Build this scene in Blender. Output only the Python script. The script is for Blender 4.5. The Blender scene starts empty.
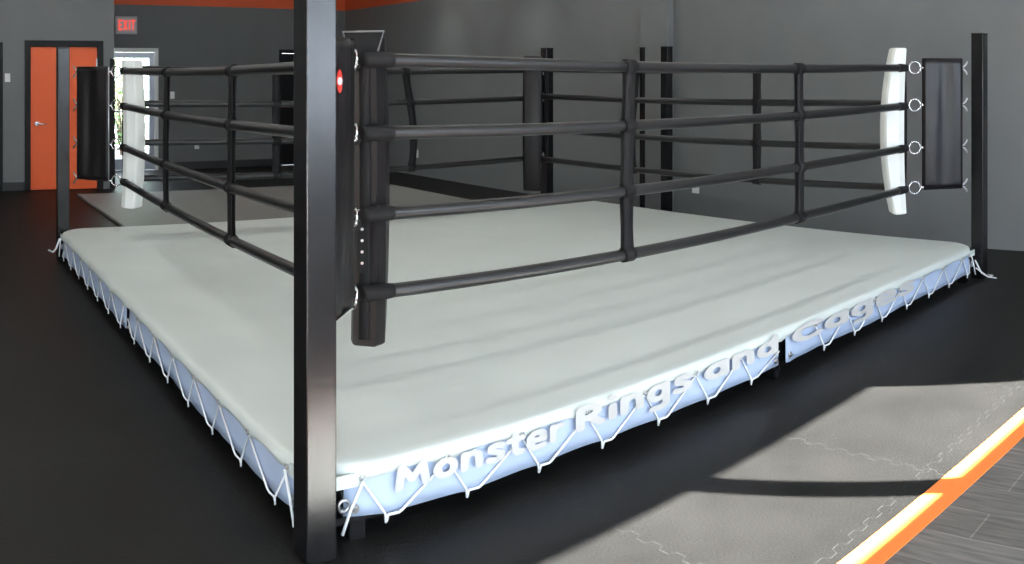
import bpy, bmesh, math, random
from mathutils import Vector, Matrix
PI = math.pi
R = random.Random(7)
scene = bpy.context.scene
COL = scene.collection

# ------------------------------------------------------------------ view
scene.view_settings.view_transform = 'Standard'
scene.view_settings.look = 'None'
scene.view_settings.gamma = 1
scene.view_settings.use_curve_mapping = False
scene.view_settings.exposure = 0.0

# ------------------------------------------------------------------ materials
def mat(name, color, rough=0.5, metal=0.0, bump=0.0, bump_scale=60.0, var=0.0, var_scale=4.0,
        spec=0.5, sheen=0.0, coat=0.0):
    m = bpy.data.materials.new(name); m.use_nodes = True
    nt = m.node_tree; b = nt.nodes['Principled BSDF']
    b.inputs['Base Color'].default_value = (*color, 1)
    b.inputs['Roughness'].default_value = rough
    b.inputs['Metallic'].default_value = metal
    b.inputs['Specular IOR Level'].default_value = spec
    if coat: b.inputs['Coat Weight'].default_value = coat
    if bump or var:
        tc = nt.nodes.new('ShaderNodeTexCoord')
    if var:
        n = nt.nodes.new('ShaderNodeTexNoise'); n.inputs['Scale'].default_value = var_scale
        n.inputs['Detail'].default_value = 6
        nt.links.new(tc.outputs['Object'], n.inputs['Vector'])
        r = nt.nodes.new('ShaderNodeMapRange')
        r.inputs['From Min'].default_value = .3; r.inputs['From Max'].default_value = .7
        r.inputs['To Min'].default_value = 1 - var; r.inputs['To Max'].default_value = 1 + var
        nt.links.new(n.outputs['Fac'], r.inputs['Value'])
        mx = nt.nodes.new('ShaderNodeMix'); mx.data_type = 'RGBA'; mx.blend_type = 'MULTIPLY'
        mx.inputs['Factor'].default_value = 1
        mx.inputs['A'].default_value = (*color, 1)
        nt.links.new(r.outputs['Result'], mx.inputs['B'])
        nt.links.new(mx.outputs['Result'], b.inputs['Base Color'])
    if bump:
        n2 = nt.nodes.new('ShaderNodeTexNoise'); n2.inputs['Scale'].default_value = bump_scale
        n2.inputs['Detail'].default_value = 4
        nt.links.new(tc.outputs['Object'], n2.inputs['Vector'])
        bp = nt.nodes.new('ShaderNodeBump'); bp.inputs['Strength'].default_value = bump
        bp.inputs['Distance'].default_value = .02
        nt.links.new(n2.outputs['Fac'], bp.inputs['Height'])
        nt.links.new(bp.outputs['Normal'], b.inputs['Normal'])
    return m

def emit(name, color, strength):
    m = bpy.data.materials.new(name); m.use_nodes = True
    b = m.node_tree.nodes['Principled BSDF']
    b.inputs['Base Color'].default_value = (*color, 1)
    b.inputs['Emission Color'].default_value = (*color, 1)
    b.inputs['Emission Strength'].default_value = strength
    return m

def glass(name, tint=(1, 1, 1), gloss=.08):
    m = bpy.data.materials.new(name); m.use_nodes = True
    nt = m.node_tree; nt.nodes.clear()
    o = nt.nodes.new('ShaderNodeOutputMaterial'); mx = nt.nodes.new('ShaderNodeMixShader')
    t = nt.nodes.new('ShaderNodeBsdfTransparent'); t.inputs['Color'].default_value = (*tint, 1)
    g = nt.nodes.new('ShaderNodeBsdfGlossy'); g.inputs['Roughness'].default_value = .02
    mx.inputs['Fac'].default_value = gloss
    nt.links.new(t.outputs[0], mx.inputs[1]); nt.links.new(g.outputs[0], mx.inputs[2])
    nt.links.new(mx.outputs[0], o.inputs['Surface'])
    return m

M = dict(
    canvas=mat('canvas_fabric', (.63, .675, .655), .55, bump=.05, bump_scale=3.5, var=.035, var_scale=2.2, spec=.35),
    skirt=mat('skirt_vinyl', (.44, .53, .72), .5, bump=.05, bump_scale=7, spec=.35),  # white vinyl with the window light's blue cast put into its colour
    letter=mat('printed_letters', (.53, .525, .52), .7),
    cord=mat('white_cord', (.86, .87, .9), .6),
    steel=mat('black_painted_steel', (.006, .006, .007), .26, bump=.02, bump_scale=120, spec=.4),
    leather=mat('black_vinyl', (.007, .006, .007), .40, bump=.12, bump_scale=9, spec=.26),
    rope=mat('black_rope_vinyl', (.007, .007, .008), .36, bump=.05, bump_scale=40, spec=.45),
    web=mat('black_webbing', (.008, .008, .009), .75, bump=.1, bump_scale=300, spec=.2),
    whitepad=mat('white_vinyl', (.92, .93, .90), .42, bump=.06, bump_scale=8),
    chrome=mat('chrome', (.82, .82, .84), .18, 1.0),
    zinc=mat('zinc_steel', (.6, .6, .62), .35, 1.0),
    wall=mat('grey_wall_paint', (.150, .155, .155), .7, bump=.03, bump_scale=160, var=.04, var_scale=3),
    wall_dark=mat('dark_grey_wall_paint', (.112, .117, .117), .7, bump=.03, bump_scale=160, var=.04, var_scale=3),
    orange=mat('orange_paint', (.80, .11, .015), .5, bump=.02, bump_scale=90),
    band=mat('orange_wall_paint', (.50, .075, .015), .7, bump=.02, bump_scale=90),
    stripe=mat('orange_edge_strip', (.86, .20, .035), .55, bump=.03, bump_scale=120),
    blackwood=mat('black_door_paint', (.006, .006, .007), .5, spec=.2),
    base=mat('black_baseboard', (.014, .015, .016), .5),
    ceil=mat('ceiling_paint', (.45, .45, .44), .9),
    plate=mat('white_plastic', (.75, .75, .73), .4),
    alum=mat('aluminium', (.42, .44, .5), .4, .9),
    mat2=mat('grey_mat_vinyl', (.20, .20, .19), .6, var=.05, var_scale=6, bump=.04),
    conc=mat('concrete', (.5, .49, .47), .85, bump=.1, var=.1),
    bark=mat('bark', (.10, .07, .045), .9),
    leaf=mat('green_leaf', (.10, .22, .05), .6, var=.3, var_scale=5),
    red=mat('red_badge', (.62, .04, .03), .5),
    white=mat('badge_white', (.85, .85, .85), .5),
    signbox=mat('sign_casing', (.42, .40, .40), .5),
    exitred=emit('exit_red', (1.0, .07, .045), 1.1),
    lamp=emit('lamp_glow', (1.0, .98, .93), 22.0),
    glass=glass('clear_glass', (.96, .98, .98)),
)

def rubber():
    """black puzzle-mat rubber: jigsaw seams along a 1.04 m grid, light scuffs"""
    m = bpy.data.materials.new('black_rubber_mats'); m.use_nodes = True
    nt = m.node_tree; N = nt.nodes; L = nt.links; b = N['Principled BSDF']
    tc = N.new('ShaderNodeTexCoord'); sx = N.new('ShaderNodeSeparateXYZ')
    L.new(tc.outputs['Object'], sx.inputs[0])
    def math_(op, a, c=None, d=None):
        n = N.new('ShaderNodeMath'); n.operation = op
        for i, v in enumerate((a, c, d)):
            if v is None: continue
            if isinstance(v, (int, float)): n.inputs[i].default_value = v
            else: L.new(v, n.inputs[i])
        return n.outputs[0]
    T = 1.04
    def seam(along, across, off):
        # square-toothed wave along the seam
        w = math_('SINE', math_('MULTIPLY', along, 2 * PI / .105))
        w = math_('MULTIPLY', math_('MAXIMUM', math_('MINIMUM', math_('MULTIPLY', w, 2.6), 1), -1), .013)
        p = math_('ADD', math_('ADD', across, off), w)
        f = math_('ABSOLUTE', math_('SUBTRACT', math_('FLOORED_MODULO', p, T), T / 2))
        return math_('LESS_THAN', f, .0024)
    s = math_('MAXIMUM', seam(sx.outputs[0], sx.outputs[1], -2.61 + T / 2 + 20 * T),
              seam(sx.outputs[1], sx.outputs[0], -2.24 + T / 2 + 20 * T))
    n1 = N.new('ShaderNodeTexNoise'); n1.inputs['Scale'].default_value = 2.3; n1.inputs['Detail'].default_value = 8
    n2 = N.new('ShaderNodeTexNoise'); n2.inputs['Scale'].default_value = 90; n2.inputs['Detail'].default_value = 3
    L.new(tc.outputs['Object'], n1.inputs['Vector']); L.new(tc.outputs['Object'], n2.inputs['Vector'])
    cr = N.new('ShaderNodeValToRGB'); L.new(n1.outputs['Fac'], cr.inputs['Fac'])
    cr.color_ramp.elements[0].position = .3; cr.color_ramp.elements[0].color = (.0075, .0072, .007, 1)
    cr.color_ramp.elements[1].position = .72; cr.color_ramp.elements[1].color = (.0125, .012, .0115, 1)
    mx = N.new('ShaderNodeMix'); mx.data_type = 'RGBA'
    L.new(s, mx.inputs['Factor']); L.new(cr.outputs['Color'], mx.inputs['A'])
    mx.inputs['B'].default_value = (.020, .020, .020, 1)
    L.new(mx.outputs['Result'], b.inputs['Base Color'])
    b.inputs['Roughness'].default_value = .5; b.inputs['Specular IOR Level'].default_value = .14
    bp = N.new('ShaderNodeBump'); bp.inputs['Strength'].default_value = .12; bp.inputs['Distance'].default_value = .01
    L.new(n2.outputs['Fac'], bp.inputs['Height']); L.new(bp.outputs['Normal'], b.inputs['Normal'])
    return m
M['rubber'] = rubber()

def planks():
    m = bpy.data.materials.new('grey_wood_planks'); m.use_nodes = True
    nt = m.node_tree; N = nt.nodes; L = nt.links; b = N['Principled BSDF']
    tc = N.new('ShaderNodeTexCoord'); mp = N.new('ShaderNodeMapping')
    L.new(tc.outputs['Object'], mp.inputs['Vector']); mp.inputs['Rotation'].default_value = (0, 0, PI / 2)
    br = N.new('ShaderNodeTexBrick'); L.new(mp.outputs[0], br.inputs['Vector'])
    br.inputs['Scale'].default_value = 1; br.inputs['Brick Width'].default_value = 1.2
    br.inputs['Row Height'].default_value = .19; br.inputs['Mortar Size'].default_value = .003
    br.inputs['Color1'].default_value = (.105, .096, .088, 1); br.inputs['Color2'].default_value = (.14, .13, .12, 1)
    br.inputs['Mortar'].default_value = (.22, .205, .19, 1)
    n = N.new('ShaderNodeTexNoise'); n.inputs['Scale'].default_value = 6; n.inputs['Detail'].default_value = 10
    m2 = N.new('ShaderNodeMapping'); m2.inputs['Scale'].default_value = (9, .8, 1)
    L.new(tc.outputs['Object'], m2.inputs['Vector']); L.new(m2.outputs[0], n.inputs['Vector'])
    r = N.new('ShaderNodeMapRange'); r.inputs['To Min'].default_value = .45; r.inputs['To Max'].default_value = 1.4
    r.inputs['From Min'].default_value = .25; r.inputs['From Max'].default_value = .75
    L.new(n.outputs['Fac'], r.inputs['Value'])
    mx = N.new('ShaderNodeMix'); mx.data_type = 'RGBA'; mx.blend_type = 'MULTIPLY'; mx.inputs['Factor'].default_value = 1
    L.new(br.outputs['Color'], mx.inputs['A']); L.new(r.outputs['Result'], mx.inputs['B'])
    L.new(mx.outputs['Result'], b.inputs['Base Color']); b.inputs['Roughness'].default_value = .55
    return m
M['planks'] = planks()

# ------------------------------------------------------------------ mesh helpers
class MB:
    def __init__(s): s.bm = bmesh.new()
    def box(s, x0, x1, y0, y1, z0, z1, bev=0.0, mx=None):
        vs = [s.bm.verts.new(Vector(p)) for p in
              ((x0, y0, z0), (x1, y0, z0), (x1, y1, z0), (x0, y1, z0), (x0, y0, z1), (x1, y0, z1), (x1, y1, z1), (x0, y1, z1))]
        if mx is not None:
            for v in vs: v.co = mx @ v.co
        fs = [s.bm.faces.new([vs[i] for i in q]) for q in
              ((3, 2, 1, 0), (4, 5, 6, 7), (0, 1, 5, 4), (1, 2, 6, 5), (2, 3, 7, 6), (3, 0, 4, 7))]
        if bev:
            es = list({e for f in fs for e in f.edges})
            bmesh.ops.bevel(s.bm, geom=es, offset=bev, segments=2, profile=.5, affect='EDGES')
        return s
    def tube(s, pts, r, n=10, closed=False, cap=True, smooth=True):
        pts = [Vector(p) for p in pts]; m = len(pts)
        rr = r if isinstance(r, (list, tuple)) else [r] * m
        rings = []; prev = None
        for i, p in enumerate(pts):
            if closed: t = pts[(i + 1) % m] - pts[i - 1]
            else: t = pts[min(i + 1, m - 1)] - pts[max(i - 1, 0)]
            t.normalize()
            if prev is None:
                a = Vector((0, 0, 1)) if abs(t.z) < .9 else Vector((1, 0, 0))
                u = t.cross(a).normalized()
            else:
                u = (prev - t * prev.dot(t)).normalized()
            prev = u; v = t.cross(u)
            rings.append([s.bm.verts.new(p + (u * math.cos(2 * PI * k / n) + v * math.sin(2 * PI * k / n)) * rr[i]) for k in range(n)])
        for i in range(m if closed else m - 1):
            A, B = rings[i], rings[(i + 1) % m]
            off = 0
            if closed and i == m - 1:
                off = min(range(n), key=lambda k: (A[0].co - B[k].co).length)
            for k in range(n):
                f = s.bm.faces.new((A[k], A[(k + 1) % n], B[(k + 1 + off) % n], B[(k + off) % n])); f.smooth = smooth
        if cap and not closed:
            s.bm.faces.new(rings[0][::-1]); s.bm.faces.new(rings[-1])
        return s
    def cyl(s, a, b, r, n=16): return s.tube([a, b], r, n)
    def loft(s, secs, cap=True, smooth=False):
        """list of closed cross-sections with the same vertex count"""
        rings = [[s.bm.verts.new(Vector(p)) for p in q] for q in secs]; n = len(rings[0])
        for A, B in zip(rings, rings[1:]):
            for k in range(n):
                f = s.bm.faces.new((A[k], A[(k + 1) % n], B[(k + 1) % n], B[k])); f.smooth = smooth
        if cap: s.bm.faces.new(rings[0][::-1]); s.bm.faces.new(rings[-1])
        return s
    def grid(s, f, nu, nv, thick=None):
        """f(u,v)->point; optional thickness vector function"""
        V = [[s.bm.verts.new(Vector(f(i / nu, j / nv))) for j in range(nv + 1)] for i in range(nu + 1)]
        for i in range(nu):
            for j in range(nv):
                q = s.bm.faces.new((V[i][j], V[i + 1][j], V[i + 1][j + 1], V[i][j + 1])); q.smooth = True
        if thick is not None:
            W = [[s.bm.verts.new(V[i][j].co + Vector(thick)) for j in range(nv + 1)] for i in range(nu + 1)]
            for i in range(nu):
                for j in range(nv):
                    q = s.bm.faces.new((W[i][j + 1], W[i + 1][j + 1], W[i + 1][j], W[i][j])); q.smooth = True
            for i in range(nu):
                s.bm.faces.new((V[i + 1][0], V[i][0], W[i][0], W[i + 1][0]))
                s.bm.faces.new((V[i][nv], V[i + 1][nv], W[i + 1][nv], W[i][nv]))
            for j in range(nv):
                s.bm.faces.new((V[0][j], V[0][j + 1], W[0][j + 1], W[0][j]))
                s.bm.faces.new((V[nu][j + 1], V[nu][j], W[nu][j], W[nu][j + 1]))
        return s
    def build(s, name, m, parent=None, mx=None):
        bmesh.ops.recalc_face_normals(s.bm, faces=s.bm.faces)
        me = bpy.data.meshes.new(name); s.bm.to_mesh(me); s.bm.free()
        o = bpy.data.objects.new(name, me); COL.objects.link(o)
        me.materials.append(m)
        if parent is not None:
            o.parent = parent
            if mx is None: o.matrix_parent_inverse = Matrix.Translation(-parent.location) if parent.type == 'EMPTY' and parent.parent is None else Matrix()
        return o

def tag(o, label=None, cat=None, group=None, kind=None):
    if label: o['label'] = label
    if cat: o['category'] = cat
    if group: o['group'] = group
    if kind: o['kind'] = kind
    return o
def thing(name, label, cat, loc=(0, 0, 0), group=None):
    o = bpy.data.objects.new(name, None); COL.objects.link(o); o.location = loc; o.empty_display_size = .2
    return tag(o, label, cat, group)
def struct(mb, name, m, parent=None):
    o = mb.build(name, m, parent)
    if parent is None: o['kind'] = 'structure'
    return o

# ------------------------------------------------------------------ key dimensions (x runs along the ring's front, y away from it)
EYE = 1.58
X0, X1, Y0, Y1 = 1.269, 6.594, 2.68, 7.725           # platform edges
XM, YM = (X0 + X1) / 2 - .05, (Y0 + Y1) / 2
ZT = .27                                             # canvas height
WA, WB, WC, WCN = 12.46, 14.8, 7.73, 7.73            # walls
WN, WL, CEIL = -2.2, -5.0, 3.6

# ------------------------------------------------------------------ room
YL = lambda x: 1.519 - .0557 * (x - 2.507)           # edges of the orange strip, a few degrees off the ring's front
YR = lambda x: 1.391 - .062 * (x - 2.581)
def slab(name, m, pts, z1=0):
    return struct(MB().loft([[(x, y, -.1) for x, y in pts], [(x, y, z1) for x, y in pts]]), name, m)
xe = WC + .2
slab('floor', M['rubber'], [(WL, YL(WL)), (xe, YL(xe)), (xe, WB + .2), (WL, WB + .2)])
slab('floor', M['planks'], [(WL, WN - .2), (xe, WN - .2), (xe, YR(xe)), (WL, YR(WL))])
slab('trim_1', M['stripe'], [(WL, YR(WL)), (xe, YR(xe)), (xe, YL(xe)), (WL, YL(WL))], .004)
struct(MB().box(WL - .2, WC + .4, WN - .2, WB + .4, CEIL, CEIL + .15), 'ceiling', M['ceil'])
struct(MB().box(WL - .2, WL, WN - .2, WB + .3, -.1, CEIL), 'wall_west', M['wall'])
# back-left wall with the orange door
DA0, DA1 = 1.675, 2.62                                # orange door leaf in x
w = MB()
w.box(WL, .285, WA, WA + .15, 0, CEIL); w.box(1.285, DA0 - .03, WA, WA + .15, 0, CEIL)
w.box(DA1 + .03, 2.86, WA, WA + .15, 0, CEIL); w.box(.285, 1.285, WA, WA + .15, 2.04, CEIL)
w.box(DA0 - .03, DA1 + .03, WA, WA + .15, 2.04, CEIL); w.box(2.71, 2.86, WA + .15, WB, 0, CEIL)
struct(w, 'wall_left', M['wall'])
# far wall: glass door opening, black door opening, orange band above 2.8 m
GD0, GD1 = 3.10, 4.17
BD0, BD1 = 6.40, 7.32
w = MB()
w.box(2.86, GD0, WB, WB + .2, 0, 2.8); w.box(GD1, BD0, WB, WB + .2, 0, 2.8); w.box(BD1, WC + .2, WB, WB + .2, 0, 2.8)
w.box(GD0, GD1, WB, WB + .2, 2.07, 2.8); w.box(BD0, BD1, WB, WB + .2, 2.07, 2.8)
w.box(WL, 2.86, WB, WB + .2, 0, 2.8)
struct(w, 'wall_back', M['wall_dark'])
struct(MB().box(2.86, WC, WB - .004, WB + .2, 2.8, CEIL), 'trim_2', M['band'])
# right wall, with the same band on its far half
w = MB(); w.box(WC, WC + .2, WN - .2, WB + .2, 0, CEIL); struct(w, 'wall_right', M['wall'])
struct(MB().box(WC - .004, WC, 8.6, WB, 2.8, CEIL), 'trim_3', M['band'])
struct(MB().box(WC - .11, WC, 6.86, 7.29, 0, CEIL, .004), 'trim_4', M['wall'])   # shallow pier in the right wall
# baseboards
struct(MB().box(1.287, DA0 - .09, WA - .014, WA, 0, .12), 'baseboard_left', M['base'])
struct(MB().box(GD1 + .08, BD0 - .07, WB - .014, WB, 0, .13), 'baseboard_back', M['base'])
struct(MB().box(2.80, 2.875, WA - .012, WA + .05, 0, 1.84, .004), 'trim_5', M['blackwood'])  # corner guard

# orange door
d1 = tag(thing('door_1', 'flat orange door in a black frame with a lever handle', 'door', ((DA0 + DA1) / 2, WA, 0)), kind='structure')
MB().box(DA0, DA1, WA + .02, WA + .065, .008, 2.0, .003).build('leaf', M['orange'], d1)
f = MB(); f.box(DA0 - .085, DA0 - .003, WA - .02, WA + .1, 0, 2.09, .004); f.box(DA1 + .003, DA1 + .085, WA - .02, WA + .1, 0, 2.09, .004)
f.box(DA0 - .003, DA1 + .003, WA - .02, WA + .1, 2.005, 2.09, .004); f.build('door_frame', M['blackwood'], d1)
h = MB(); h.cyl((DA0 + .09, WA + .02, .93), (DA0 + .09, WA + .008, .93), .032)
h.tube([(DA0 + .09, WA + .01, .93), (DA0 + .09, WA - .05, .93), (DA0 + .10, WA - .058, .93), (DA0 + .21, WA - .058, .925)], .011)
h.build('lever_handle', M['chrome'], d1)
for z in (.25, 1.0, 1.78): MB().box(DA1 - .012, DA1 + .012, WA + .008, WA + .022, z - .06, z + .06).build('hinge', M['zinc'], d1)
# black door further left, only its edge in view
d0 = tag(thing('door_4', 'black door at the far left edge of the back wall', 'door', (.7, WA, 0)), kind='structure')
MB().box(.365, 1.205, WA + .02, WA + .065, .008, 1.98, .003).build('leaf', M['blackwood'], d0)
f = MB(); f.box(.285, .362, WA - .02, WA + .1, 0, 2.06, .004); f.box(1.208, 1.285, WA - .02, WA + .1, 0, 2.06, .004); f.box(.362, 1.208, WA - .02, WA + .1, 1.985, 2.06, .004)
f.build('door_frame', M['blackwood'], d0)
# glass door
d2 = tag(thing('door_2', 'glazed aluminium exit door with daylight and greenery behind it', 'door', ((GD0 + GD1) / 2, WB, 0)), kind='structure')
f = MB()
for a, b in ((GD0, GD0 + .06), (GD1 - .06, GD1)): f.box(a, b, WB - .02, WB + .12, 0, 2.07, .004)
f.box(GD0 + .06, GD1 - .06, WB - .02, WB + .12, 2.0, 2.07, .004); f.build('door_frame', M['plate'], d2)
f = MB()
a, b = GD0 + .065, GD1 - .065
for p, q in ((a, a + .09), (b - .09, b)): f.box(p, q, WB + .02, WB + .065, .01, 1.995, .004)
f.box(a + .09, b - .09, WB + .02, WB + .065, .01, .20, .004); f.box(a + .09, b - .09, WB + .02, WB + .065, 1.90, 1.995, .004)
f.build('leaf', M['alum'], d2)
MB().box(a + .09, b - .09, WB + .04, WB + .046, .20, 1.90).build('pane', M['glass'], d2)
f = MB(); f.tube([(a + .05, WB + .02, 1.0), (a + .05, WB - .05, 1.0), (b - .05, WB - .05, 1.0), (b - .05, WB + .02, 1.0)], .016); f.build('push_bar', M['zinc'], d2)
# black door in the far corner
d3 = tag(thing('door_3', 'black door in the far back wall behind the near post', 'door', ((BD0 + BD1) / 2, WB, 0)), kind='structure')
MB().box(BD0 + .06, BD1 - .06, WB + .02, WB + .065, .008, 2.0, .003).build('leaf', M['blackwood'], d3)
f = MB(); f.box(BD0, BD0 + .057, WB - .02, WB + .1, 0, 2.07, .004); f.box(BD1 - .057, BD1, WB - .02, WB + .1, 0, 2.07, .004); f.box(BD0 + .057, BD1 - .057, WB - .02, WB + .1, 2.005, 2.07, .004)
f.build('door_frame', M['blackwood'], d3)

# window wall behind the camera
w = MB()
TX0, TX1, TS, TH = 2.95, 6.77, 2.22, 2.93           # transom over the solid part
BX0, BX1, BS, BH = -4.7, 2.6, .12, 2.855             # shop-front glazing
w.box(WL, BX0, WN - .1, WN, 0, CEIL); w.box(BX1, TX0, WN - .1, WN, 0, CEIL); w.box(TX1, WC, WN - .1, WN, 0, CEIL)
w.box(BX0, BX1, WN - .1, WN, 0, BS); w.box(BX0, BX1, WN - .1, WN, BH, CEIL)
SL = lambda x: 2.422 - .047 / 1.25 * (x - 2.95) * 1.0  # unseen sill, its slope made up to shape the sun strip's near edge
FZ0, FZ1 = 1.20, 2.19                                 # unseen frosted lights added under the transom for soft light and post reflections
w.box(TX0, TX1, WN - .1, WN, 0, FZ0)
w.loft([[(TX0, y, FZ1), (TX1, y, FZ1), (TX1, y, SL(TX1)), (TX0, y, SL(TX0))] for y in (WN - .1, WN)]); w.box(TX0, TX1, WN - .1, WN, TH, CEIL)
struct(w, 'wall_front', M['wall'])
def window(name, x0, x1, z0, z1, mull, mw, label):
    t = tag(thing(name, label, 'window', ((x0 + x1) / 2, WN, z0)), kind='structure')
    f = MB(); e = .03
    f.box(x0, x0 + e, WN - .08, WN - .02, z0, z1); f.box(x1 - e, x1, WN - .08, WN - .02, z0, z1)
    f.box(x0 + e, x1 - e, WN - .08, WN - .02, z0, z0 + e); f.box(x0 + e, x1 - e, WN - .08, WN - .02, z1 - e, z1)
    for m in mull: f.box(m - mw / 2, m + mw / 2, WN - .08, WN - .02, z0 + e, z1 - e)
    f.build('window_frame', M['alum'], t)
    MB().box(x0 + e, x1 - e, WN - .052, WN - .048, z0 + e, z1 - e).build('pane', M['glass'], t)
window('window_1', BX0, BX1, BS, BH, [-3.24, -1.78, -.32, 1.14], .06, 'wide shop-front window beside the ring')
window('window_2', TX0, TX1, TS, TH, [5.39], .12, 'transom window high above the plank floor')

fm = bpy.data.materials.new('added_frosted_film'); fm.use_nodes = True
fb = fm.node_tree.nodes['Principled BSDF']; fm.node_tree.nodes.remove(fb)
ft = fm.node_tree.nodes.new('ShaderNodeBsdfTranslucent'); ft.inputs['Color'].default_value = (.22, .26, .32, 1)
fm.node_tree.links.new(ft.outputs[0], fm.node_tree.nodes['Material Output'].inputs['Surface'])
t = tag(thing('window_added', 'unseen frosted window added under the transom for soft light', 'window', ((TX0 + TX1) / 2, WN, FZ0)), kind='structure')
f = MB(); f.box(TX0, TX0 + .03, WN - .08, WN - .02, FZ0, FZ1); f.box(TX1 - .03, TX1, WN - .08, WN - .02, FZ0, FZ1); f.box(5.27, 5.33, WN - .08, WN - .02, FZ0, FZ1); f.build('window_frame', M['alum'], t)
MB().grid(lambda u, v: (TX0 + .03 + (TX1 - TX0 - .06) * u, WN - .05, FZ0 + (FZ1 - FZ0) * v), 4, 2).build('pane', fm, t)
# wall plates
def plate(name, label, cat, c, axis, w_, h_, kind):
    t = thing(name, label, cat, c)
    x, y, z = c
    if axis == 'y':
        MB().box(x - w_ / 2, x + w_ / 2, y - .008, y, z - h_ / 2, z + h_ / 2, .002).build('cover_plate', M['plate'], t)
        q = MB()
        if kind == 'switch': q.box(x - .012, x + .012, y - .014, y - .007, z - .03, z + .03, .002)
        else:
            q.box(x - .016, x + .016, y - .011, y - .007, z - .04, z + .04, .002)
    else:
        MB().box(x - .008, x, y - w_ / 2, y + w_ / 2, z - h_ / 2, z + h_ / 2, .002).build('cover_plate', M['plate'], t)
        q = MB()
        q.box(x - .011, x - .007, y - .016, y + .016, z - .04, z + .04, .002)
    q.build('toggle' if kind == 'switch' else 'socket', M['plate'], t)
plate('light_switch', 'white light switch on the lighter grey wall beside the orange door', 'light switch', (1.35, WA, 1.57), 'y', .075, .12, 'switch')
plate('light_switch', 'white light switch on the dark wall beside the glass door', 'light switch', (4.42, WB, 1.27), 'y', .08, .12, 'switch')
plate('wall_outlet', 'white outlet low on the dark back wall, under the light switch', 'outlet', (4.86, WB, .40), 'y', .08, .12, 'outlet')
plate('wall_outlet', 'white outlet low on the grey wall, between the black corner pads', 'outlet', (WC, 12.3, .35), 'x', .08, .13, 'outlet')
plate('wall_outlet', 'white outlet low on the grey wall, just above the canvas edge', 'outlet', (WC, 6.53, .33), 'x', .10, .10, 'outlet')

# exit sign on the far wall
ex = thing('exit_sign', 'lit red EXIT sign in a pale casing above the glass door', 'exit sign', (3.60, WB, 2.30))
MB().box(3.41, 3.79, WB - .05, WB, 2.30, 2.60, .006).build('casing', M['signbox'], ex)
MB().box(3.43, 3.77, WB - .054, WB - .05, 2.325, 2.575).build('face', mat('sign_face', (.62, .58, .58), .5), ex)

# ------------------------------------------------------------------ outside, beyond the glass door
struct(MB().box(-30, 30, WB + .2, WB + 30, -.12, -.02), 'ground', M['conc'])
struct(MB().box(-30, 30, -30, WN - .2, -.12, -.02), 'ground', M['conc'])
def shrub(x, y, rx, rz, n, label):
    t = thing('shrub', label, 'shrub', (x, y, -.02))
    b = MB()
    for i in range(n):
        a = R.uniform(0, 2 * PI); c = R.uniform(-1, 1); k = R.uniform(.6, 1) ; s_ = math.sqrt(1 - c * c)
        p = Vector((x + rx * k * s_ * math.cos(a), y + rx * k * s_ * math.sin(a), rz * .55 + rz * .5 * k * c))
        u = Vector((R.uniform(-1, 1), R.uniform(-1, 1), R.uniform(-.6, 1))).normalized(); v = u.orthogonal().normalized()
        L = R.uniform(.05, .10)
        q = [p, p + u * L * .5 + v * L * .25, p + u * L, p + u * L * .5 - v * L * .25]
        b.bm.faces.new([b.bm.verts.new(z) for z in q])
    b.build('foliage', M['leaf'], t)
    s_ = MB()
    for i in range(4):
        a = i * 1.6
        s_.tube([(x, y, -.02), (x + .1 * math.cos(a), y + .1 * math.sin(a), rz * .4), (x + .5 * rx * math.cos(a), y + .5 * rx * math.sin(a), rz * .8)], [.04, .03, .012], 6)
    s_.build('stem', M['bark'], t)
shrub(4.3, WB + 3.2, .75, 1.5, 1500, 'green shrub outside, seen low through the glass door')
shrub(4.9, WB + 6.0, 1.3, 3.4, 2600, 'taller green shrub outside, behind the low shrub beyond the glass door')

# ------------------------------------------------------------------ second mat on the floor behind the ring
o = MB().box(2.2, 6.62, 8.0, 11.75, 0, .035, .01).build('floor_mat', M['mat2'])
tag(o, 'large flat pale grey mat on the black floor behind the ring', 'mat')

# slim steel posts by the right wall
def steel_post(x, y, wd, h, label):
    t = thing('steel_post', label, 'post', (x, y, 0))
    MB().box(x - wd / 2, x + wd / 2, y - wd / 2, y + wd / 2, .012, h, .004).build('tube', M['steel'], t)
    MB().box(x - wd, x + wd, y - wd, y + wd, 0, .012, .002).build('base_plate', M['steel'], t)
    MB().box(x - wd / 2 - .003, x + wd / 2 + .003, y - wd / 2 - .003, y + wd / 2 + .003, h, h + .008, .002).build('cap', M['steel'], t)
steel_post(7.22, 6.51, .092, 1.90, 'black steel post before the grey wall, wider of the two beyond the ring')
steel_post(7.22, 6.87, .045, 1.90, 'slim black steel post before the grey wall, next to the wider post')

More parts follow.
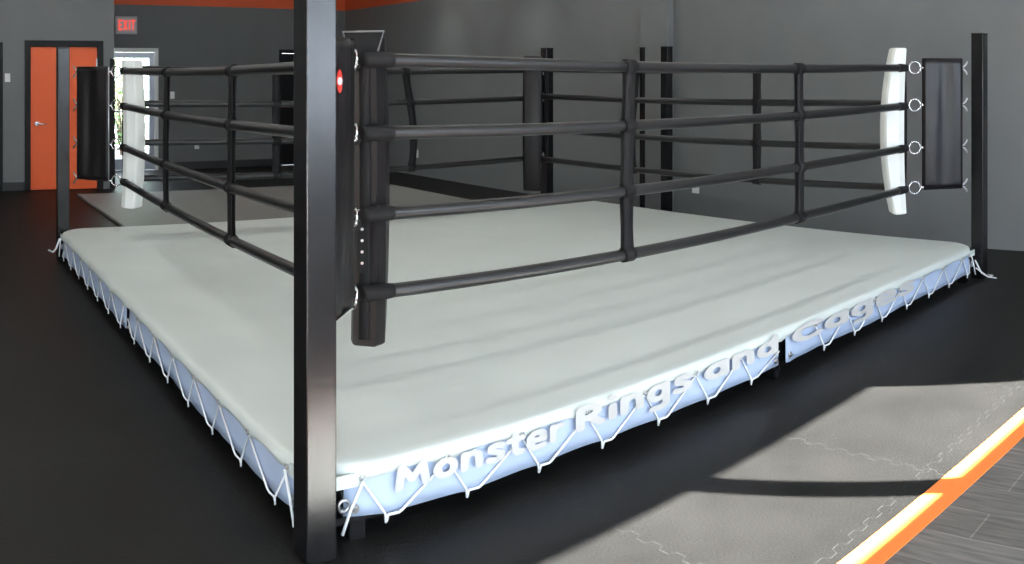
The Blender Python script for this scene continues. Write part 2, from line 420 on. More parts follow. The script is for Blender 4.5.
# ------------------------------------------------------------------ ring platform
ring = thing('ring_platform', 'low boxing ring platform with a pale canvas top and laced white skirt', 'boxing ring platform', ((X0 + X1) / 2, (Y0 + Y1) / 2, 0))
RC = .28                                              # corner radius of the canvas
PITCH = .34
def outline(off, step=.028):
    """points round the canvas edge with the distance along the straight side they belong to"""
    out = []
    x0, x1, y0, y1 = X0 - off, X1 + off, Y0 - off, Y1 + off
    r = RC + off
    def arc(cx, cy, a0):
        for k in range(1, 12): out.append((cx + r * math.cos(a0 + k / 12 * PI / 2), cy + r * math.sin(a0 + k / 12 * PI / 2), None))
    def side(a, b, base, n):
        for k in range(n + 1):
            t = k / n; p = (a[0] + (b[0] - a[0]) * t, a[1] + (b[1] - a[1]) * t)
            out.append((p[0], p[1], base(p)))
    nx = int((X1 - X0) / step); ny = int((Y1 - Y0) / step)
    side((x0 + r, y0), (x1 - r, y0), lambda p: p[0] - 1.47, nx); arc(x1 - r, y0 + r, -PI / 2)
    side((x1, y0 + r), (x1, y1 - r), lambda p: p[1] - 2.88, ny); arc(x1 - r, y1 - r, 0)
    side((x1 - r, y1), (x0 + r, y1), lambda p: p[0] - 1.47, nx); arc(x0 + r, y1 - r, PI / 2)
    side((x0, y1 - r), (x0, y0 + r), lambda p: p[1] - 2.88, ny); arc(x0 + r, y0 + r, PI)
    return out
cv = MB(); bm = cv.bm
prof = [(-.06, .0), (-.022, -.001), (-.006, -.008), (0, -.024), (.002, -.036), (.003, None), (-.003, None)]
rings = []
for off, dz in prof:
    row = []
    for (x, y, s) in outline(off):
        z = dz
        if z is None:
            sc = .5 if s is None else abs(math.sin(PI * s / PITCH))
            z = -.070 + .026 * sc ** .6
        row.append(bm.verts.new((x, y, ZT + z)))
    rings.append(row)
n = len(rings[0])
for A, B in zip(rings, rings[1:]):
    for k in range(n):
        q = bm.faces.new((A[k], A[(k + 1) % n], B[(k + 1) % n], B[k])); q.smooth = True
f = bm.faces.new(rings[0]); f.smooth = True
cv.build('canvas', M['canvas'], ring)

# steel frame under the canvas
fr = MB(); I = .05
def beam(name, *a): MB().box(*a, .004).build(name, M['steel'], ring)
beam('frame_beam', X0 + .14, X1 - .14, Y0 + I, Y0 + I + .05, .085, .225)
beam('frame_beam', X0 + .14, X1 - .14, Y1 - I - .05, Y1 - I, .085, .225)
beam('frame_beam', X0 + I, X0 + I + .05, Y0 + .14, Y1 - .14, .085, .225)
beam('frame_beam', X1 - I - .05, X1 - I, Y0 + .14, Y1 - .14, .085, .225)
for k in range(1, 4):
    y = Y0 + (Y1 - Y0) * k / 4
    beam('cross_beam', X0 + I + .05, X1 - I - .05, y - .04, y + .04, .10, .22)
MB().box(X0 + .10, X1 - .10, Y0 + .10, Y1 - .10, .225, .262).build('deck', M['blackwood'], ring)
def leg(x, y, along):
    b = MB(); b.box(x - .03, x + .03, y - .03, y + .03, 0, .06)
    if along == 'x': b.box(x - .14, x + .14, y - .03, y + .03, .06, .085)
    else: b.box(x - .03, x + .03, y - .14, y + .14, .06, .085)
    b.build('leg', M['steel'], ring)
leg(XM, Y0 + .07, 'x'); leg(XM, Y1 - .07, 'x'); leg(X0 + .07, YM, 'y'); leg(X1 - .07, YM, 'y')
for x in (X0 + .20, X1 - .20):
    for y in (Y0 + .07, Y1 - .07): leg(x, y, 'x')
for x in (X0 + 1.7, X1 - 1.7):
    for y in (Y0 + 1.7, Y1 - 1.7): leg(x, y, 'x')

# skirt panels: two per side, with a gap at the middle leg
SB, ST = .080, .250
def side_fn(side):
    """maps (s along the side, outward distance d, z) to a point; bends round the corners with the canvas"""
    lo, hi = (X0, X1) if side in ('front', 'back') else (Y0, Y1)
    def bend(s):
        e = min(s - lo, hi - s)
        return RC - math.sqrt(max(0, RC * RC - (RC - e) ** 2)) if e < RC else 0
    if side == 'front': return lambda s, d, z: (s, Y0 + .012 - d + bend(s), z)
    if side == 'back': return lambda s, d, z: (s, Y1 - .012 + d - bend(s), z)
    if side == 'left': return lambda s, d, z: (X0 + .012 - d + bend(s), s, z)
    return lambda s, d, z: (X1 - .012 + d - bend(s), s, z)
skirts = {}
for side in ('front', 'back', 'left', 'right'):
    P = side_fn(side)
    if side in ('front', 'back'): a, m_, b, base = X0 + .15, XM, X1 - .11, 1.47
    else: a, m_, b, base = Y0 + .15, YM, Y1 - .11, 2.88
    ctr = (a + b) / 2
    for (p, q) in ((a, m_ - .035), (m_ + .035, b)):
        ph = R.uniform(0, 6)
        def f(u, v, p=p, q=q, P=P, ph=ph, base=base):
            s = p + (q - p) * u
            wob = .004 * math.sin(7 * s + ph) * (1 - v) + .003 * math.sin(19 * s + 2 * ph) * (1 - v)
            zb = SB + .004 * math.sin(5 * s + ph) - .006 * max(0, math.cos(2 * PI * (s - base - .11) / PITCH)) ** 6
            return P(s, .002 + wob, zb + (ST - zb) * v)
        th = {'front': (0, .004, 0), 'back': (0, -.004, 0), 'left': (.004, 0, 0), 'right': (-.004, 0, 0)}[side]
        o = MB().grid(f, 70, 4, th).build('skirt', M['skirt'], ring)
        skirts.setdefault(side, []).append(o)
        # lacing: eyelet - down to the skirt's lower edge - tag - up to the next eyelet
        k0 = int(math.ceil((p - base) / PITCH - .05)); ey = []
        k = k0
        while base + k * PITCH < q - .03: ey.append(base + k * PITCH); k += 1
        c = MB(); g = .013; ZE = ST - .04; path = []
        for i, s in enumerate(ey):
            path.append(P(s, g, ZE)); t1 = s + .085; t2 = t1 + .055; nx = s + PITCH
            if t1 < q + .02:
                path += [P(t1, g, SB + .004), P(t1 + .002, g, SB - .026), P(t1 + .007, g - .004, SB - .026), P(t1 + .012, g, SB - .002)]
            if nx < q: path += [P(t2, g, SB - .004), P(t2 + .012, g + .003, SB + .004)]
            elif t2 < q - .02: path += [P(t2, g, SB), P(q - .01, g, SB + .08)]
        c.tube(path, .005 if side == 'front' else .0042, 6)
        c.build('lacing', M['cord'], o)
        if side in ('front', 'left'):
            for s in ey:
                e = MB(); ctrp = Vector(P(s, .0195, ZE + .012)); ax = Vector(P(s, 1, 0)) - Vector(P(s, 0, 0))
                tv = Vector((1, 0, 0)) if side == 'front' else Vector((0, 1, 0))
                e.tube([ctrp + tv * .009 * math.cos(t) + Vector((0, 0, .009 * math.sin(t))) for t in [2 * PI * j / 12 for j in range(12)]], .0032, 6, closed=True)
                e.build('grommet', M['zinc'], ring)
        # bolt plates at both ends
        for s, sg in ((p, 1), (q, -1)):
            e = MB(); cp = Vector(P(s + sg * .03, .006, .115)); ax = Vector(P(s, 1, 0)) - Vector(P(s, 0, 0))
            e.cyl(cp, cp + ax * .006, .016, 14); e.cyl(cp + ax * .006, cp + ax * .014, .009, 6)
            e.build('bolt', M['zinc'], o)
# corner ties: cord from the canvas corner down to an eye bolt on the frame
def tie(cx, cy, sx, sy):
    e1 = Vector((cx + sx * .20, cy + sy * .010, ZT - .055)); e2 = Vector((cx + sx * .010, cy + sy * .20, ZT - .055))
    for p, dx, dy in ((e1, -sx, 0), (e2, 0, -sy)):
        c = MB(); ox, oy = (-sx * .012 if not dx else 0), (-sy * .012 if not dy else 0)
        c.tube([p + Vector((ox, oy, 0)), p + Vector((dx * .05 + ox, dy * .05 + oy, -.09)), p + Vector((dx * .08 + ox, dy * .08 + oy, -.165))], .0055, 6)
        c.build('tie_cord', M['cord'], ring)
    for p, ax in ((Vector((cx + sx * .135, cy + sy * .02, .135)), Vector((1, 0, 0))), (Vector((cx + sx * .02, cy + sy * .135, .135)), Vector((0, 1, 0)))):
        e = MB(); e.tube([p + ax * .02 * math.cos(t) + Vector((0, 0, .02 * math.sin(t))) for t in [2 * PI * j / 16 for j in range(16)]], .006, 8, closed=True)
        inw = Vector((0, sy, 0)) if ax.x else Vector((sx, 0, 0))
        e.cyl(p + Vector((0, 0, -.02)), p + Vector((0, 0, -.02)) + inw * .05, .006, 8)
        e.build('eye_bolt', M['zinc'], ring)
    # short straps of hem that run on to the post
    MB().box(cx + sx * .10, cx + sx * .20, cy + sy * .012, cy + sy * .018, ZT - .075, ZT - .03).build('hem_strap', M['canvas'], ring)
    MB().box(cx + sx * .012, cx + sx * .018, cy + sy * .10, cy + sy * .20, ZT - .075, ZT - .03).build('hem_strap', M['canvas'], ring)
for cx, sx in ((X0, 1), (X1, -1)):
    for cy, sy in ((Y0, 1), (Y1, -1)): tie(cx, cy, sx, sy)
# loose cord ends tied round the foot of two posts
c = MB(); c.tube([(X1 - .12, Y0 - .0, .16), (X1 - .06, Y0 - .03, .05), (X1 - .01, Y0 - .07, .012), (X1 + .075, Y0 - .07, .008), (X1 + .09, Y0 - .02, .008)], .006, 6)
c.build('tie_cord', M['cord'], ring)
c = MB(); c.tube([(X1 - .11, Y0 + .0, .10), (X1 - .08, Y0 - .09, .03), (X1 + .0, Y0 - .13, .008)], .006, 6); c.build('tie_cord', M['cord'], ring)
c = MB(); c.tube([(X0 - .006, Y1 - .17, ZT - .06), (X0 - .03, Y1 - .13, .12), (X0 - .05, Y1 - .10, .085), (X0 - .085, Y1 - .06, .095)], .008, 6); c.build('tie_cord', M['cord'], ring)

# lettering along the front skirt and on the exit sign: heavy round strokes, one mesh per letter
def circ(cx, cy, r, a0=0, a1=360, n=16): return [(cx + r * math.cos(math.radians(a0 + (a1 - a0) * k / n)), cy + r * math.sin(math.radians(a0 + (a1 - a0) * k / n))) for k in range(n + 1)]
GL = {
 'M': (1.04, [[(.15, .14), (.22, .86), (.50, .38), (.78, .86), (.87, .14)]]),
 'o': (.76, [circ(.37, .37, .235)]),
 'n': (.74, [[(.14, .14), (.14, .60)], [(.14, .42), (.26, .58), (.42, .60), (.55, .50), (.57, .14)]]),
 's': (.66, [[(.51, .56), (.36, .62), (.19, .58), (.18, .46), (.34, .38), (.50, .30), (.48, .17), (.30, .12), (.12, .17)]]),
 't': (.58, [[(.26, .86), (.26, .25), (.33, .14), (.46, .14)], [(.09, .60), (.47, .60)]]),
 'e': (.76, [[(.15, .345), (.60, .345), (.58, .52), (.42, .61), (.26, .59), (.15, .48), (.14, .22), (.26, .11), (.42, .09), (.60, .12)]]),
 'r': (.54, [[(.14, .14), (.14, .60)], [(.14, .42), (.26, .57), (.43, .58)]]),
 'R': (.82, [[(.15, .14), (.15, .86), (.42, .86), (.57, .76), (.57, .60), (.43, .48), (.15, .47)], [(.38, .46), (.66, .14)]]),
 'i': (.32, [[(.15, .14), (.15, .50)], [(.15, .92), (.152, .92)]]),
 'g': (.76, [circ(.35, .38, .22), [(.58, .60), (.58, -.08), (.44, -.20), (.20, -.17)]]),
 'a': (.74, [circ(.34, .36, .22), [(.57, .60), (.57, .14)]]),
 'd': (.74, [circ(.34, .36, .22), [(.57, .88), (.57, .14)]]),
 'C': (.84, [circ(.48, .50, .34, 52, 308, 20)]),
 'E': (.70, [[(.50, .10), (.14, .10), (.14, .90), (.50, .90)], [(.14, .5), (.46, .5)]]), 'X': (.78, [[(.12, .10), (.54, .90)], [(.54, .10), (.12, .90)]]),
 'I': (.34, [[(.13, .10), (.13, .90)]]), 'T': (.60, [[(.30, .10), (.30, .90)], [(.09, .90), (.51, .90)]]),
}
def word(body, parent, x0, x1, z0, z1, y, hw=.112, m=None):
    tot = sum(GL[c][0] for c in body); kx = (x1 - x0) / tot; kz = z1 - z0; pen = 0; st_ = .022
    for ch in body:
        up_ = 1.16 if ch.islower() else 1.0            # tall lower case, so that the counters stay open
        segs = [(Vector((a[0], a[1] * (up_ if 0 < a[1] < .7 else 1))), Vector((b[0], b[1] * (up_ if 0 < b[1] < .7 else 1)))) for st in GL[ch][1] for a, b in zip(st, st[1:])]
        def sdf(p):
            best = 9
            for a, b in segs:
                ab = b - a; t = max(0, min(1, (p - a).dot(ab) / max(ab.length_squared, 1e-9)))
                best = min(best, (p - a - ab * t).length)
            return best - hw
        ox, oy = -.05, -.4; nx, ny = int((GL[ch][0] + .12) / st_), int(1.5 / st_)
        F_ = [[sdf(Vector((ox + i * st_, oy + j * st_))) for j in range(ny + 1)] for i in range(nx + 1)]
        b = MB(); cache = {}
        def vert(k, px, py):
            if k not in cache: cache[k] = b.bm.verts.new((x0 + (pen + px) * kx, y, z0 + py * kz))
            return cache[k]
        for i in range(nx):
            for j in range(ny):
                cs = [(i, j), (i + 1, j), (i + 1, j + 1), (i, j + 1)]
                if all(F_[p][q] > 0 for p, q in cs): continue
                poly = []
                for k in range(4):
                    (p, q), (p2, q2) = cs[k], cs[(k + 1) % 4]; fa, fb = F_[p][q], F_[p2][q2]
                    if fa <= 0: poly.append(vert((p, q), ox + p * st_, oy + q * st_))
                    if (fa <= 0) != (fb <= 0):
                        t = fa / (fa - fb); kk = tuple(sorted(((p, q), (p2, q2))))
                        poly.append(vert(kk, ox + (p + (p2 - p) * t) * st_, oy + (q + (q2 - q) * t) * st_))
                if len(poly) >= 3:
                    try: b.bm.faces.new(poly)
                    except ValueError: pass
        b.build('letter', m or M['letter'], parent)
        pen += GL[ch][0]
word('EXIT', ex, 3.455, 3.755, 2.36, 2.545, WB - .056, .078, M['exitred'])
word('Monster', skirts['front'][0], 1.58, 2.36, .150, .245, Y0 - .014)
word('Rings', skirts['front'][0], 2.41, 3.14, .158, .262, Y0 - .014)
word('and', skirts['front'][0], 3.215, 3.83, .158, .262, Y0 - .014)
word('Cages', skirts['front'][1], 3.93, 5.40, .155, .262, Y0 - .014)

# ------------------------------------------------------------------ corners
Q = .7071
PO = .05                                               # post centre inside the platform corner
corners = {                                            # post centre, inward diagonal, post height
    'near': (Vector((X0 + PO - .028, Y0 + PO - .045, 0)), Vector((Q, Q, 0)), 1.95),
    'right': (Vector((X1 - PO + .055, Y0 + PO - .035, 0)), Vector((-Q, Q, 0)), 1.915),
    'left': (Vector((X0 + PO - .005, Y1 - PO + .02, 0)), Vector((Q, -Q, 0)), 1.83),
    'far': (Vector((X1 - PO + .0, Y1 - PO + .02, 0)), Vector((-Q, -Q, 0)), 1.895),
}
LV = [.735, 1.04, 1.365, 1.65]
LVN = ['lowest', 'second lowest', 'second highest', 'highest']
whereat = {'near': 'corner with the largest post', 'right': 'corner ending the lettered skirt', 'left': 'corner by the orange door', 'far': 'far corner with the black pad'}
def frame_at(c, d):
    """matrix: local x along the inward diagonal, y sideways, z up"""
    s_ = Vector((-d.y, d.x, 0))
    return Matrix(((d.x, s_.x, 0, c.x), (d.y, s_.y, 0, c.y), (0, 0, 1, 0), (0, 0, 0, 1)))
postlab = {'near': 'largest black square ring post, running out of view at the top',
           'right': 'black square ring post at the end of the lettered skirt, beside the shiny black cover',
           'left': 'black square ring post in front of the orange door',
           'far': 'black square ring post at the far corner, behind the black pad'}
covlab = {'near': 'black turnbuckle cover with a tall red badge, close behind the largest post',
          'right': 'shiny black turnbuckle cover between chrome rings and a post, above the lettered skirt end',
          'left': 'black turnbuckle cover hanging before the orange door',
          'far': 'black turnbuckle cover at the far corner, behind the far pad'}
padlab = {'near': 'black corner pad with a riveted strap and small red badge, next to the largest post',
          'right': 'bowed white corner pad beside the shiny black cover at the end of the lettered skirt',
          'left': 'bowed white corner pad standing out before the glass exit door',
          'far': 'black corner pad at the far corner of the ring, by the grey wall'}
strap_pt = {}
for key, (c, d, h) in corners.items():
    ca = c + {'left': Vector((.04, .03, 0)), 'near': Vector((-.01, .025, 0)), 'right': Vector((-.05, .01, 0)), 'far': Vector((0, 0, 0))}[key]
    MX = frame_at(ca, d)
    # post
    t = thing('corner_post', postlab[key], 'ring post', (c.x, c.y, 0), 'steel posts at the ring corners')
    hp = .0508 + (.004 if key == 'near' else 0)
    MB().box(c.x - hp, c.x + hp, c.y - .0508, c.y + hp, 0, h, .005).build('tube', M['steel'], t)
    MB().box(c.x - .053, c.x + .053, c.y - .053, c.y + .053, h, h + .01, .003).build('cap', M['steel'], t)
    # cover sheet
    cz0, cz1 = (.72, 1.72)
    if key == 'left': cz0, cz1 = .71, 1.665
    s0, s1 = .125, .435
    cvr = thing('turnbuckle_cover', covlab[key], 'turnbuckle cover', tuple(MX @ Vector((.28, 0, cz0))), 'turnbuckle covers between posts and pads')
    ph = R.uniform(0, 6)
    def f(u, v, MX=MX, cz0=cz0, cz1=cz1, ph=ph):
        e = math.sin(PI * u)
        bul = .024 + e * (.009 * math.sin(6 * u + 2.6 * v + ph) + .006 * math.sin(13 * u - 2 * v + ph))
        return MX @ Vector((s0 + (s1 - s0) * u, -bul, cz0 + (cz1 - cz0) * v))
    def f2(u, v, MX=MX, cz0=cz0, cz1=cz1, ph=ph):
        e = math.sin(PI * u)
        bul = .024 + e * (.009 * math.sin(6 * u - 2.2 * v + ph) + .006 * math.sin(13 * u + 2 * v + ph))
        return MX @ Vector((s0 + (s1 - s0) * u, bul, cz0 + (cz1 - cz0) * v))
    sv = MX.to_3x3() @ Vector((0, 1, 0))
    pn = MB(); pn.grid(f, 16, 24, tuple(sv * .003)); pn.grid(f2, 16, 24, tuple(-sv * .003))
    pn.build('panel', M['leather'], cvr)
    pp = MB()
    for sgn in (-1, 1):
        loop = [MX @ Vector(p) for p in ((s0, sgn * .02, cz0), (s1, sgn * .02, cz0), (s1, sgn * .02, cz1), (s0, sgn * .02, cz1))]
        for i in range(4): pp.tube([loop[i], loop[(i + 1) % 4]], .005, 6)
    pp.build('piping', M['web'], cvr)
    if key == 'left':
        pz = MB(); pz.cyl(MX @ Vector((s1 + .008, -.02, cz0)), MX @ Vector((s1 + .008, -.02, cz1)), .006, 8); pz.build('edge_rod', M['zinc'], cvr)
    def badge(par, ctr, nrm, up, w_, h_):
        side = nrm.cross(up).normalized()
        b1 = MB(); b2 = MB()
        def disc(b, rx, rz, o0, o1, dz=0):
            secs = []
            for o_ in (o0, o1):
                secs.append([ctr + nrm * o_ + up * dz + side * rx * math.cos(2 * PI * k / 20) + up * rz * math.sin(2 * PI * k / 20) for k in range(20)])
            b.loft(secs)
        disc(b1, w_, h_, 0, .002); bb = b1.build('badge', M['red'], par)
        disc(b2, w_ * .92, h_ * .34, .002, .0028); b2.build('badge_band', M['white'], bb)
    if key == 'near':
        badge(cvr, MX @ Vector((.235, -.030, 1.565)), -sv, Vector((0, 0, 1)), .030, .042)
    # turnbuckles, one per rope
    for i, z in enumerate(LV):
        z2 = z - (.025 if key == 'left' else 0)
        tb = thing('turnbuckle', '%s chrome turnbuckle at the %s of the ring' % (LVN[i], whereat[key]), 'turnbuckle', tuple(MX @ Vector((.3, 0, z2))), 'turnbuckles at the ring corners')
        q = MB(); q.tube([MX @ Vector((.505 + .046 * math.cos(a), .0, z2 + .046 * math.sin(a))) for a in [2 * PI * k / 24 for k in range(24)]], .0065, 8, closed=True); q.build('ring', M['chrome'], tb)
        q = MB(); q.tube([MX @ Vector((.463, 0, z2)), MX @ Vector((.43, 0, z2)), MX @ Vector((.34, 0, z2))], .009, 8)
        q.tube([MX @ Vector((.34, 0, z2)), MX @ Vector((.20, 0, z2))], .009, 8)
        q.tube([MX @ Vector((.20, 0, z2)), MX @ Vector((.10, 0, z2))], .008, 8); q.build('rod', M['chrome'], tb)
        q = MB()
        for s_ in (-1, 1):
            q.tube([MX @ Vector((.072, 0, z2 + s_ * .052)), MX @ Vector((.079, 0, z2 + s_ * .034)), MX @ Vector((.105, 0, z2 + s_ * .006)), MX @ Vector((.115, 0, z2))], .007, 8)
        q.build('clevis', M['zinc'], tb)
    # corner pad, bowed towards the middle of the ring
    pc = MX if key != 'far' else frame_at(ca + Vector((-.13, .0, 0)), d)
    pz0, pz1 = {'near': (.50, 1.745), 'right': (.545, 1.80), 'left': (.50, 1.72), 'far': (.40, 1.80)}[key]
    pm = M['whitepad'] if key in ('right', 'left') else M['leather']
    pad = thing('corner_pad', padlab[key], 'corner pad', tuple(pc @ Vector((.66, 0, pz0))), 'corner pads of the ring')
    DS = .065 if key == 'near' else 0; WF = {'near': .84, 'far': 1.12}.get(key, 1)
    def section(v, grow=0.0):
        bow = (.03 if key == 'left' else .075) * (1 - (2 * v - 1) ** 2)
        bb = .59 + DS + .02 * (1 - (2 * v - 1) ** 2); z = pz0 + (pz1 - pz0) * v
        k = .058; fr_ = (.72 if key == 'left' else .69) + bow + DS * .6
        q = [(x, y * WF) for x, y in ((bb, -.058), (bb + .05, -.085), (fr_ - .012, -.082), (fr_, -.06), (fr_ + .004, 0), (fr_, .06), (fr_ - .012, .082), (bb + .05, .085), (bb, .058))]
        cx_ = (bb + fr_) / 2
        return [pc @ Vector((cx_ + (x - cx_) * (1 - grow), y * (1 - grow), z)) for x, y in q]
    secs = []
    N_ = 18
    vs_ = [0, .006] + [k / N_ for k in range(1, N_)] + [.994, 1]
    b = MB()
    b.loft([section(v, .16 if v in (0, 1) else 0) for v in vs_])
    b.build('cushion', pm, pad)
    st = MB()
    st.grid(lambda u, v: pc @ Vector((.588 + DS + (.012 if key == 'near' else -.010) * math.sin(PI * v), -.021 + .042 * u, pz0 + .03 + (pz1 - pz0 - .06) * v)), 2, 14, tuple(pc.to_3x3() @ Vector((-.004, 0, 0))))
    so = st.build('strap', M['web'], pad)
    if key == 'near':
        badge(pad, pc @ Vector((.574 + DS, 0, 1.655)), pc.to_3x3() @ Vector((-1, 0, 0)), Vector((0, 0, 1)), .017, .013)
        # loose belt end with rivets and a buckle
        bt = MB(); bt.box(.562 + DS, .567 + DS, -.024, .024, .80, 1.02, .001, pc); bo = bt.build('belt_end', M['web'], pad)
        for z in (.84, .885, .93, .975):
            r_ = MB(); r_.cyl(pc @ Vector((.562 + DS, 0, z)), pc @ Vector((.558 + DS, 0, z)), .006, 10); r_.build('rivet', M['zinc'], bo)
        bk = MB(); bk.tube([pc @ Vector((.562 + DS, y, z)) for y, z in ((-.03, 1.02), (.03, 1.02), (.03, 1.05), (-.03, 1.05))], .005, 6, closed=True); bk.build('buckle', M['chrome'], pad)
        # open top flap
        fl = MB(); fl.loft([[pc @ Vector(p) for p in ((.585 + DS, -.075, pz1 - .01), (.585 + DS, .075, pz1 - .01), (.585 + DS, .05, pz1 - .085), (.585 + DS, -.05, pz1 - .085))],
                            [pc @ Vector(p) for p in ((.577 + DS, -.085, pz1 + .015), (.577 + DS, .085, pz1 + .015), (.577 + DS, .055, pz1 - .09), (.577 + DS, -.055, pz1 - .09))]])
        fo = fl.build('flap', M['web'], pad)
        fp = MB(); fp.tube([pc @ Vector((.574 + DS, y, z)) for y, z in ((-.053, pz1 - .088), (-.085, pz1 + .017), (.085, pz1 + .017), (.053, pz1 - .088))], .005, 6); fp.build('flap_piping', mat('grey_piping', (.12, .12, .125), .35), fo)
    sp = pc @ Vector((.565, 0, 0)); strap_pt[key] = sp

# ------------------------------------------------------------------ ropes
RR = .028
sides = {
    'front': ('near', 'right', 'front', Vector((0, -1, 0)), [.73, 1.04, 1.36, 1.65], 'side above the lettered skirt'),
    'left': ('near', 'left', 'left', Vector((-1, 0, 0)), [.715, .998, 1.34, 1.632], 'side by the open black floor'),
    'back': ('left', 'far', 'back', Vector((0, 1, 0)), [.735, 1.035, 1.36, 1.65], 'far side facing the glass door'),
    'right': ('right', 'far', 'right', Vector((1, 0, 0)), [.735, 1.045, 1.385, 1.66], 'far side along the plain grey wall'),
}
spacers = {'front': [(.332, -.010), (.668, .006)], 'left': [(.350, .012), (.668, .02)], 'back': [(.325, .0), (.645, .05)], 'right': [(.33, .0), (.66, .03)]}
SAG = .022
for side, (a, b, _n, outv, zs, wh) in sides.items():
    A, B = strap_pt[a], strap_pt[b]
    dirv = (B - A).normalized(); Lr = (B - A).length
    def pt(t, z): return A + (B - A) * t + Vector((0, 0, z - SAG * math.sin(PI * t)))
    for i, z in enumerate(zs):
        g = 'front left right back'.split()
        rope = thing('ring_rope', '%s black padded rope on the ring %s' % (LVN[i], wh), 'ring rope', tuple(pt(.5, z)), 'padded ropes round the ring')
        e = .035 / Lr
        MB().tube([pt(e + (1 - 2 * e) * k / 30, z) for k in range(31)], RR, 14).build('sleeve', M['rope'], rope)
        for t0, t1 in ((.004, .035), (.996, .965)):
            w = MB(); w.tube([pt(t0, z), pt(t0 + (t1 - t0) * .15, z), pt(t1 - (t1 - t0) * .2, z), pt(t1, z)], [RR * .9, RR + .005, RR + .004, RR + .001], 12); w.build('end_wrap', M['web'], rope)
    for j, (t, lean) in enumerate(spacers[side]):
        ordn = {'front': ['nearer the largest post', 'nearer the white pad'], 'left': ['nearer the largest post', 'nearer the white pad'],
                'back': ['nearer the white pad', 'nearer the black pad'], 'right': ['nearer the white pad', 'nearer the black pad']}[side][j]
        base = pt(t, 0)
        s = tag(thing('rope_spacer', 'black strap tying ropes on the %s, %s' % (wh.replace('far side along the plain', 'side by the'), ordn), 'rope spacer', tuple(pt(t, zs[0]))), group='webbing straps tying the ropes')
        # closed loop path in the plane across the ropes
        zz = [z - SAG * math.sin(PI * t) for z in zs]
        path = []
        def bulge(z):
            m_ = .008
            for z_ in zz:
                dd = abs(z - z_)
                if dd < RR + .0035: m_ = max(m_, math.sqrt((RR + .0035) ** 2 - dd * dd))
            return m_
        zlo, zhi = zz[0] - RR - .0035, zz[-1] + RR + .0035
        steps = 90
        up = [zlo + (zhi - zlo) * k / steps for k in range(steps + 1)]
        for z in up: path.append((bulge(z) if z not in (zlo, zhi) else 0.004, z))
        path2 = [(-x, z) for x, z in reversed(path)]
        loop = path + path2
        hw = .036
        sec = MB(); bmv = sec.bm; inner = []
        for off in (0, .004):
            for sd in (-1, 1):
                row = []
                for x, z in loop:
                    v = (z - zlo) / (zhi - zlo)
                    ln = lean * math.sin(v * PI * 1.2 + .4) * 1.0
                    narrow = 1 - .12 * math.sin(v * PI * 3) ** 2
                    xx = x + math.copysign(off, x)
                    row.append(bmv.verts.new(Vector((A + (B - A) * t).to_tuple()) + outv * xx + dirv * (sd * hw * narrow + ln) + Vector((0, 0, z + (off if z == zhi else -off if z == zlo else 0)))))
                inner.append(row)
        m_ = len(loop)
        for k in range(m_):
            k2 = (k + 1) % m_
            for p, q in ((0, 1), (2, 3), (0, 2), (1, 3)):
                fq = bmv.faces.new((inner[p][k], inner[p][k2], inner[q][k2], inner[q][k])); fq.smooth = p != q - 2
        sec.build('strap', M['web'], s)
        for zt, nm in ((zz[-1], 'top_wrap'), (zz[0], 'bottom_wrap')):
            w = MB(); cpt = A + (B - A) * t + dirv * lean * math.sin((.4 if nm == 'bottom_wrap' else 1.2 * PI + .4))
            cpt = Vector((cpt.x, cpt.y, zt)); w.tube([cpt - dirv * .033, cpt + dirv * .033], RR + .0045, 14); w.build(nm, M['web'], s)

# ------------------------------------------------------------------ lights
row = {1.3: 'window', 4.5: 'front ring rope', 7.7: 'back ring rope', 10.9: 'pale floor mat'}
for y in (1.3, 4.5, 7.7, 10.9):
    for x, wx in ((-2.6, 'west wall'), (.6, 'glass door side'), (3.8, 'middle of the room'), (6.4, 'plain grey wall')):
        if y > WA - 1 and x < 3: continue
        t = thing('ceiling_light', 'slim ceiling lamp over the %s line, at the %s' % (row[y], wx), 'ceiling light', (x, y, CEIL - .08), 'ceiling lamps')
        MB().box(x - 1.12, x + 1.12, y - .06, y + .06, CEIL - .06, CEIL, .004).build('housing', M['plate'], t)
        MB().box(x - 1.10, x + 1.10, y - .045, y + .045, CEIL - .066, CEIL - .06).build('diffuser', M['lamp'], t)
def spot(x, y, power, size=1.15):
    t = thing('downlight', 'round ceiling downlight by the grey wall, %s' % ('nearer the ring' if y < 10 else 'nearer the far door'), 'ceiling light', (x, y, CEIL - .02), 'ceiling downlights')
    b = MB(); b.tube([(x + .08 * math.cos(a), y + .08 * math.sin(a), CEIL - .005) for a in [2 * PI * k / 20 for k in range(20)]], .012, 6, closed=True); b.build('trim_ring', M['plate'], t)
    l = bpy.data.lights.new('downlight_lamp', 'SPOT'); l.energy = power; l.spot_size = size; l.spot_blend = .8; l.shadow_soft_size = .06; l.color = (.93, 1.0, .93)
    o = bpy.data.objects.new('downlight_lamp', l); COL.objects.link(o); o.parent = t; o.location = (0, 0, -.01); 
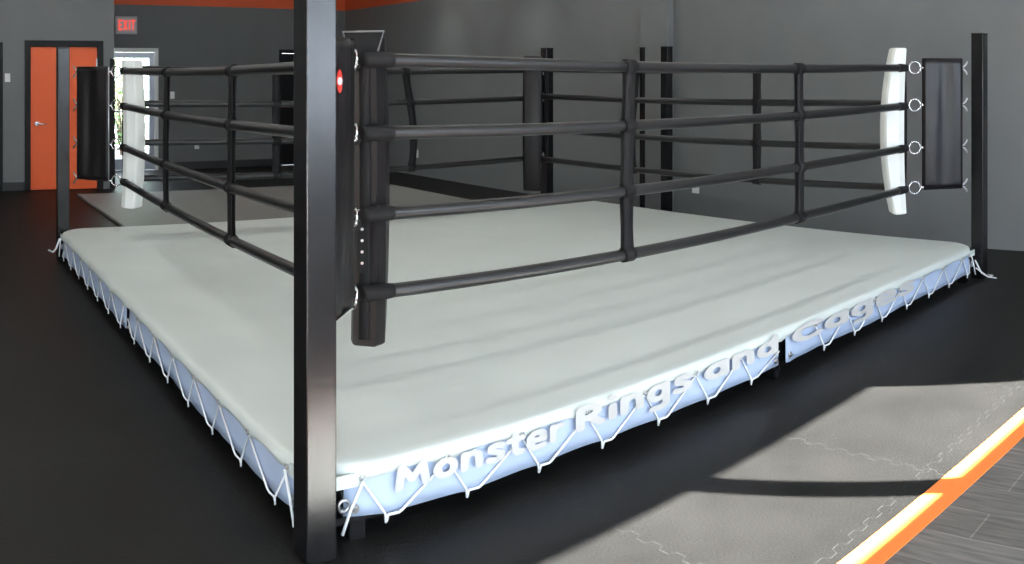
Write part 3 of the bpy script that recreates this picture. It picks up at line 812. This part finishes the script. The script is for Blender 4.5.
spot(7.2, 9.3, 55); spot(7.2, 11.4, 55)

SUNX, SUNY, T = -.6, 1.0, .55
dv = Vector((SUNX, SUNY, -math.sqrt(SUNX ** 2 + SUNY ** 2) * T))
sl = bpy.data.lights.new('sun', 'SUN'); sl.energy = 235; sl.angle = math.radians(.3); sl.color = (1, .96, .9)
so = bpy.data.objects.new('sun', sl); COL.objects.link(so); so.rotation_euler = dv.to_track_quat('-Z', 'Y').to_euler(); so.location = (9, -8, 8)
W = bpy.data.worlds.new('sky'); scene.world = W; W.use_nodes = True
bg = W.node_tree.nodes['Background']; bg.inputs['Color'].default_value = (.80, .90, 1.0, 1); bg.inputs['Strength'].default_value = 10
def portal(x0, x1, z0, z1, y, flip=1):
    l = bpy.data.lights.new('portal', 'AREA'); l.shape = 'RECTANGLE'; l.size = x1 - x0; l.size_y = z1 - z0; l.cycles.is_portal = True
    o = bpy.data.objects.new('portal', l); COL.objects.link(o); o.location = ((x0 + x1) / 2, y, (z0 + z1) / 2); o.rotation_euler = (PI / 2 * flip, 0, 0)
portal(BX0, BX1, BS, BH, WN - .12); portal(TX0, TX1, TS, TH, WN - .12)
portal(GD0, GD1, .1, 2.0, WB + .22, -1)
scene.cycles.use_denoising = True
scene.cycles.max_bounces = 8
scene.cycles.transparent_max_bounces = 12
scene.cycles.sample_clamp_indirect = 6

# ------------------------------------------------------------------ camera: a phone panorama, i.e. a cylindrical lens, held level
F = 904.0
cam = bpy.data.cameras.new('camera'); co = bpy.data.objects.new('camera', cam); COL.objects.link(co)
co.location = (0, 0, EYE); co.rotation_euler = (PI / 2, 0, -.666)
cam.type = 'PANO'
cam.panorama_type = 'CENTRAL_CYLINDRICAL'
cam.central_cylindrical_range_u_min = -512 / F; cam.central_cylindrical_range_u_max = 512 / F
cam.central_cylindrical_range_v_min = -(564 - 77) / F; cam.central_cylindrical_range_v_max = 77 / F
cam.central_cylindrical_radius = 1.0
cam.clip_start = .05; cam.clip_end = 200
scene.camera = co
